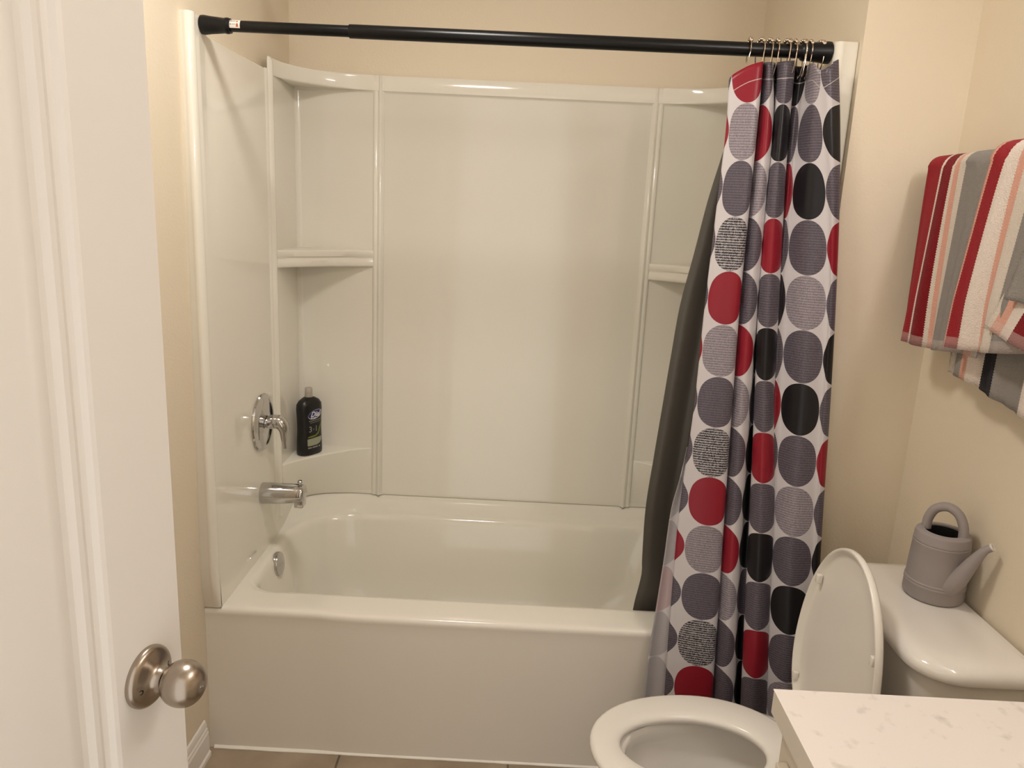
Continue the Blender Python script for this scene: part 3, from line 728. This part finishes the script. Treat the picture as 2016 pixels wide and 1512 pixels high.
bm = bmesh.new(); lathe(bm, kc, dn, [(.0125*KS, .026*KS)] + round_prof([(.0125, .031), (.0170, .0335), (.0235, .0375), (.0285, .044), (.0312, .052), (.0318, .060), (.0302, .069), (.0258, .077), (.0185, .083), (.0095, .086), (.0001, .0866)]), 72)
kn = finish('knob', bm, 'nickel', door, sharp=40)
bm = bmesh.new(); lathe(bm, kc+dn*.0707, dn, [(.0019, 0), (.0019, .0012), (.0001, .0014)], 16); finish('privacy_pin', bm, 'chrome', kn)

# ------------------------------------------------------------------ toilet
TY = -.425
toi = thing('toilet', 'white toilet with raised lid beside the shower curtain', 'toilet', (1.40, TY, 0))
def egg(x0, x1, hw, z, n=64, yc=TY, p=2.0, bk=.42):
    """oval, front at x0 (toward the room), rounder at the back x1"""
    L = x1-x0; xc = x0 + L*(1-bk); out = []
    for i in range(n):
        a = 2*PI*i/n; c, s = math.cos(a), math.sin(a)
        x = xc + (c*(x1-xc) if c > 0 else c*(xc-x0)); out.append(Vector((x, yc + hw*abs(s)**(2/p)*(1 if s >= 0 else -1) if p != 2 else yc+hw*s, z)))
    return out
bm = bmesh.new()
loft(bm, [egg(1.20, 1.66, .11, 0, p=2.4), egg(1.20, 1.66, .108, .06, p=2.4), egg(1.17, 1.62, .108, .15), egg(1.10, 1.58, .135, .24), egg(1.045, 1.56, .165, .31), egg(1.022, 1.56, .180, .355), egg(1.018, 1.56, .184, .375), egg(1.022, 1.555, .181, .386), egg(1.035, 1.54, .170, .390),
          egg(1.075, 1.45, .125, .388), egg(1.082, 1.44, .118, .375), egg(1.075, 1.44, .122, .350), egg(1.095, 1.42, .110, .31), egg(1.14, 1.38, .085, .25), egg(1.20, 1.35, .055, .20), egg(1.24, 1.33, .035, .17)], True, True, True)
finish('bowl', bm, 'porcelain', toi, sharp=60)
bm = bmesh.new(); loft(bm, [egg(1.135, 1.375, .082, .235), egg(1.2, 1.3, .02, .235)], True, False, True); finish('water', bm, 'water', toi)
bm = bmesh.new(); box(bm, (1.50, TY-.11, .30), (1.70, TY+.11, .40), .02); finish('tank_shelf', bm, 'porcelain', toi)
# seat ring
bm = bmesh.new(); z0, z1 = .392, .412
def so(d, z): return egg(1.000+d, 1.478-d, .188-d, z, p=2.15, bk=.46)
def si(d, z): return egg(1.068-d, 1.385+d, .098+d, z, yc=TY, bk=.48)
rws = loft(bm, [so(.004, z0), so(0, z0+.005), so(0, z1-.008), so(.003, z1-.003), so(.010, z1), si(.022, z1+.001), si(.010, z1-.001), si(.003, z1-.005), si(0, z1-.012), si(.004, z0), so(.004, z0)], True)
bmesh.ops.remove_doubles(bm, verts=bm.verts, dist=1e-6)
finish('seat', bm, 'seat', toi, sharp=60)
# lid leaning on the tank
LP = Vector((1.487, TY, .418)); la = math.radians(3.6); lx = Vector((0, -1, 0)); lup = Vector((math.sin(la), 0, math.cos(la))); ln = Vector((-math.cos(la), 0, math.sin(la)))  # ln faces the bowl
def lidloop(d, n_, N=72):
    out = []
    for i in range(N):
        a = 2*PI*i/N; c, s = math.cos(a), math.sin(a)
        hw = .190-d
        if s > 0: y = .185 + s*(.283-d)
        else: y = .185 + s*(.175-d)
        x = hw*(abs(c)**(.98))*(1 if c >= 0 else -1) if s > 0 else hw*abs(c)**.62*(1 if c >= 0 else -1)
        out.append(LP + lx*x + lup*y + ln*n_)
    return out
bm = bmesh.new()
loft(bm, [lidloop(.018, -.014), lidloop(.006, -.012), lidloop(.001, -.007), lidloop(0, 0), lidloop(.0012, .005), lidloop(.004, .006), lidloop(.0075, .004), lidloop(.012, -.003), lidloop(.024, -.0065), lidloop(.06, -.008)], True, True, True)
lid = finish('lid', bm, 'seat', toi, sharp=50)
for sx, sy in ((-.137, .338), (.160, .225), (-.150, .080), (.152, .315)):
    bm = bmesh.new(); p = LP + lx*sx + lup*sy
    box(bm, (-.006, -.006, -.006), (.006, .014, .006), .002)
    bmesh.ops.transform(bm, matrix=Matrix.Translation(p + ln*.002) @ Matrix((( lx.x, lup.x, ln.x), (lx.y, lup.y, ln.y), (lx.z, lup.z, ln.z))).to_4x4(), verts=bm.verts)
    finish('bumper', bm, 'seat', lid)
for s in (-1, 1):
    bm = bmesh.new(); lathe(bm, (1.482, TY+s*.075-.02, .412), (0,1,0), [(.001, 0), (.011, .001), (.012, .004), (.012, .036), (.011, .039), (.001, .04)], 20); finish('hinge', bm, 'seat', toi)
def rbox(x0, x1, y0, y1, r, z): return [Vector((a, b, z)) for a, b in rr(x0, x1, y0, y1, (r, r, .02, r if False else .02), 12)]
def tank_loop(x0, x1, y0, y1, rf, rb, z):
    return [Vector((a, b, z)) for a, b in rr(x0, x1, y0, y1, (rf, rb, rb, rf), 14)]
bm = bmesh.new()
loft(bm, [tank_loop(1.61, 1.765, -.60, -.225, .06, .02, .395), tank_loop(1.595, 1.775, -.615, -.205, .07, .02, .42), tank_loop(1.588, 1.778, -.625, -.198, .075, .02, .60), tank_loop(1.585, 1.778, -.627, -.196, .075, .02, .735)], True, True, True)
finish('tank', bm, 'porcelain', toi, sharp=60)
bm = bmesh.new(); q = lambda d, z, b=0: tank_loop(1.566+d, 1.786-d*b, -.640+d, -.184-d*.8, .085-d*.4, .02, z)
loft(bm, [q(.012, .728), q(.002, .730), q(0, .734), q(0, .744), q(.003, .752), q(.010, .759), q(.022, .7635), q(.045, .766, .3), q(.07, .7665, .5)], True, True, True)
finish('tank_lid', bm, 'porcelain', toi, sharp=60)

# ------------------------------------------------------------------ watering can
WC = Vector((1.7275, -.352, .7672))
can = thing('watering_can', 'small grey plastic watering can on the toilet tank lid', 'watering can', WC)
bm = bmesh.new()
prof = [(.001, 0), (.056, 0), (.0595, .003), (.0605, .008), (.0600, .030), (.0608, .032), (.0608, .034), (.0597, .036), (.0605, .038), (.0605, .040), (.0588, .042), (.0575, .080), (.0555, .120), (.0560, .1215), (.0560, .1235), (.0548, .125), (.0556, .127), (.0556, .129), (.0550, .131), (.0545, .141), (.0530, .146), (.049, .1490), (.038, .1500), (.0365, .149), (.0365, .120), (.045, .03), (.001, .02)]
lathe(bm, WC, (0,0,1), prof, 64)
finish('can_body', bm, 'can', can, sharp=35)
bm = bmesh.new(); lathe(bm, WC+Vector((0,0,.110)), (0,0,1), [(.0362, .036), (.0362, .0), (.001, 0)], 32); finish('inner_well', bm, 'hole', can)
sdv = Vector((.42, -.907, 0)).normalized()
sp_ = [WC+Vector(p) for p in ((.001, -.036, .034), (.007, -.054, .054), (.015, -.067, .084), (.023, -.080, .118), (.032, -.091, .146), (.042, -.098, .158))]
sp_ = spline(sp_, 6); n_ = len(sp_)
bm = bmesh.new(); tube(bm, sp_, [.024 - .0165*min(1, (i/(n_-1))/.85) for i in range(n_)], 20, False); finish('spout', bm, 'can', can, sharp=80)
tip = sp_[-1]; td = (sp_[-1]-sp_[-2]).normalized()
bm = bmesh.new(); lathe(bm, tip, td, [(.0070, -.002), (.0082, 0), (.0082, .002), (.0070, .003), (.0055, .002), (.005, -.002), (.0001, -.003)], 20); finish('spout_rim', bm, 'canrim', can)
bm = bmesh.new(); lathe(bm, tip, td, [(.0052, .0005), (.0001, .0006)], 16); finish('spout_hole', bm, 'hole', can)
hv = Vector((.70, -.71, 0)).normalized()
hp_ = spline([WC+hv*a+Vector((0,0,h)) for a, h in ((-.035, .145), (-.034, .168), (-.023, .192), (0, .203), (.022, .193), (.035, .168), (.038, .140))], 6)
bm = bmesh.new(); tube(bm, hp_, .0098, 14, True); finish('handle', bm, 'can', can, sharp=80)

# ------------------------------------------------------------------ vanity
VZ, VX, VY = .81, 1.238, -.790
van = thing('vanity_cabinet', 'cream vanity cabinet under the speckled countertop', 'cabinet', (1.52, -1.27, 0))
bm = bmesh.new(); box(bm, (VX+.020, YD+.004, .09), (XR2-.003, VY-.012, VZ-.0425)); box(bm, (VX+.08, YD+.004, 0), (XR2-.003, VY-.012, .09)); finish('cabinet_body', bm, 'cabinet', van, smooth=False)
for y1, y0 in ((-.835, -1.255), (-1.275, -1.695)):
    bm = bmesh.new(); box(bm, (VX+.001, y0, .12), (VX+.0195, y1, .712), .003); dr = finish('cabinet_door', bm, 'cabinet', van)
    bm = bmesh.new(); lathe(bm, (VX+.001, (y0+.04) if y1 > -1 else (y1-.04), .64), (-1,0,0), [(.006, 0), (.005, .012), (.014, .018), (.013, .026), (.001, .028)], 20); finish('cabinet_knob', bm, 'nickel', dr)
bm = bmesh.new(); box(bm, (VX, YD+.003, VZ-.0015), (XR2-.001, VY, VZ)); ct = thing('vanity_countertop', 'speckled off-white laminate vanity countertop at the lower right', 'countertop', (1.52, -1.27, VZ-.042))
finish('laminate_top', bm, 'counter', ct, smooth=False)
bm = bmesh.new(); box(bm, (VX+.0008, YD+.003, VZ-.042), (XR2-.001, VY-.0008, VZ-.0016), .0008, 1); finish('edge_band', bm, 'edge', ct, smooth=False)

# ------------------------------------------------------------------ towel bar and towels
BX, BZ = 1.725, 1.672
tb = thing('towel_bar', 'chrome towel bar on the right wall above the toilet tank', 'towel bar', (XR2, -.40, BZ))
bm = bmesh.new(); lathe(bm, (BX, -.10, BZ), (0,-1,0), [(.001, 0), (.008, .001), (.008, .609), (.001, .61)], 16); finish('bar', bm, 'chrome', tb)
for y in (-.115, -.695):
    bm = bmesh.new(); lathe(bm, (XR2, y, BZ), (-1,0,0), [(.024, 0), (.024, .006), (.012, .012), (.011, .07), (.013, .078), (.001, .082)], 20); finish('bracket', bm, 'chrome', tb)
def towel(name, y0, y1, zf, zbk, xf, xbk, rtop, stops, label, yskew=0, amp=.006, freq=70, ph=0, zf2=None, spread=0, hem=True):
    """cloth folded over the bar; UV.x = fraction across, UV.y = distance above the front hem"""
    bm = bmesh.new(); uvl = bm.loops.layers.uv.new('UVMap'); info = {}; cols_ = []
    ny = 64
    for i in range(ny+1):
        t = i/ny; zh = zf + ((zf2 if zf2 is not None else zf)-zf)*t
        path = []
        nf = 26
        for k in range(nf+1):                      # back, up
            f = k/nf; path.append((xbk + (BX+rtop-xbk)*f, zbk + (BZ-zbk)*f, 1-f, 0))
        for k in range(1, 12):
            a = PI*k/12; path.append((BX + rtop*math.cos(a), BZ + rtop*math.sin(a), 0, 0))
        for k in range(nf+1):
            f = k/nf; path.append((BX-rtop + (xf-(BX-rtop))*min(1, f*1.35)**.8, BZ + (zh-BZ)*f, f, 1))
        col_ = []
        for (x, z, f, fr) in path:
            y = y0 + (y1-y0)*t + yskew*f + spread*f*(t-.5)
            wv = amp*math.sin(freq*(t*(y0-y1)) + ph + 1.2*f)*(.25+.75*f) + amp*.5*math.sin(freq*2.3*t*(y0-y1)+ph*2)*f
            v = bm.verts.new((x + (wv if fr else -wv*.5), y, z + (.003*math.sin(9*t+ph)*f)))
            info[v] = (t, (z-zh) if fr else (z-zbk) + .03*0); col_.append(v)
        cols_.append(col_)
    for a, b in zip(cols_, cols_[1:]):
        for i in range(len(a)-1):
            fc = bm.faces.new((a[i], a[i+1], b[i+1], b[i]))
            for lp in fc.loops: lp[uvl].uv = info[lp.vert]
    o = finish(name, bm, stripe_mat(name+' stripes', stops, hem), None, sharp=180, loc=(BX, (y0+y1)/2, zf))
    sd = o.modifiers.new('pile', 'SOLIDIFY'); sd.thickness = .006; sd.offset = 0
    tag(o, label, 'towel', 'striped towels on the bar')
    return o
towel('striped_towel', -.285, -.80, 1.250, 1.27, 1.712, 1.764, .019,
      [(0, cCRM), (.06, cGRY), (.105, cPNK), (.145, cWHT), (.235, cBLK), (.325, cGRY), (.49, cWHT), (.58, cPNK), (.66, cWHT), (.8, cRED)],
      'long striped towel underneath, its black and grey stripes showing below the others', amp=.004, freq=60, ph=0, zf2=1.20, hem=False)
towel('striped_towel', -.100, -.40, 1.284, 1.30, 1.690, 1.777, .028,
      [(0, cRED), (.20, cWHT), (.232, cDRED), (.355, cCRM), (.38, cPNK), (.43, cCRM), (.50, cGRY), (.87, cPNK), (.95, cCRM)],
      'striped towel nearest the corner with a red edge and broad grey stripe', amp=.010, freq=46, ph=.6, zf2=1.300)
tB = towel('striped_towel', -.352, -.80, 1.310, 1.33, 1.663, 1.781, .040,
      [(0, cPNK), (.025, cRED), (.118, cWHT), (.205, cPNK), (.25, cCRM), (.33, cGRY), (.55, cWHT), (.64, cRED), (.74, cPNK)],
      'uppermost striped towel on the right with a turned-up lower corner', amp=.008, freq=48, ph=2.0, zf2=1.37)
def sheet(name, p0, eh, eu, w_, h_, x0, x1, stops, hem=True):
    """small folded-over piece of towel: p0 = lower left (y, z), eh / eu = unit directions along hem and up"""
    bm = bmesh.new(); uvl = bm.loops.layers.uv.new('UVMap'); info = {}; rows = []
    for i in range(25):
        row = []
        for k in range(25):
            a, b = w_*i/24, h_*k/24; x = x0 + (x1-x0)*k/24 + .003*math.sin(i*.5+k*.15)
            v = bm.verts.new((x, p0[0]+eh[0]*a+eu[0]*b, p0[1]+eh[1]*a+eu[1]*b)); info[v] = (i/24, b); row.append(v)
        rows.append(row)
    for a, b in zip(rows, rows[1:]):
        for k in range(24):
            fc = bm.faces.new((a[k], a[k+1], b[k+1], b[k]))
            for lp in fc.loops: lp[uvl].uv = info[lp.vert]
    o = finish(name, bm, stripe_mat(name+' stripes', stops, hem), tB, sharp=180)
    sd = o.modifiers.new('pile', 'SOLIDIFY'); sd.thickness = .006; sd.offset = 0
sheet('turned_corner', (-.490, 1.372), (-.985, -.17), (-.40, .917), .24, .27, 1.648, 1.672, [(0, cCRM), (.07, cPNK), (.20, cWHT), (.33, cDRED), (.60, cWHT), (.66, cRED), (.9, cWHT)])
sheet('folded_flap', (-.553, 1.430), (-1, 0), (-.05, 1), .20, .235, 1.636, 1.668, [(0, cGRY), (.5, cPNK), (.8, cWHT)], False)

# ------------------------------------------------------------------ lamps
vl = thing('vanity_light', 'vanity light bar with four globe bulbs above the countertop', 'wall light', (XR2, -1.12, 2.13))
bm = bmesh.new(); box(bm, (XR2-.03, -1.45, 2.09), (XR2, -.79, 2.19), .006); finish('light_bar', bm, 'nickel', vl)
for i in range(4):
    y = -.87-.165*i
    bm = bmesh.new(); lathe(bm, (XR2-.03, y, 2.14), (-1,0,0), [(.022, 0), (.024, .004), (.020, .022), (.001, .022)], 20); hd = finish('socket', bm, 'nickel', vl)
    bm = bmesh.new(); bmesh.ops.create_uvsphere(bm, u_segments=20, v_segments=12, radius=.040, matrix=Matrix.Translation((XR2-.088, y, 2.14))); finish('bulb', bm, 'bulb', hd)
cl = thing('ceiling_fill_light', 'round ceiling fill light added out of view to brighten the room', 'ceiling fill light', (.55, -.50, H))  # added fill lamp, unseen; evens out the light on panels and walls
bm = bmesh.new(); lathe(bm, (.55, -.50, H), (0,0,-1), [(.15, 0), (.15, .02), (.14, .022)], 40); finish('rim', bm, 'nickel', cl)
bm = bmesh.new(); lathe(bm, (.55, -.50, H), (0,0,-1), [(.138, .021), (.12, .045), (.07, .062), (.001, .068)], 40); finish('diffuser', bm, 'diff', cl)
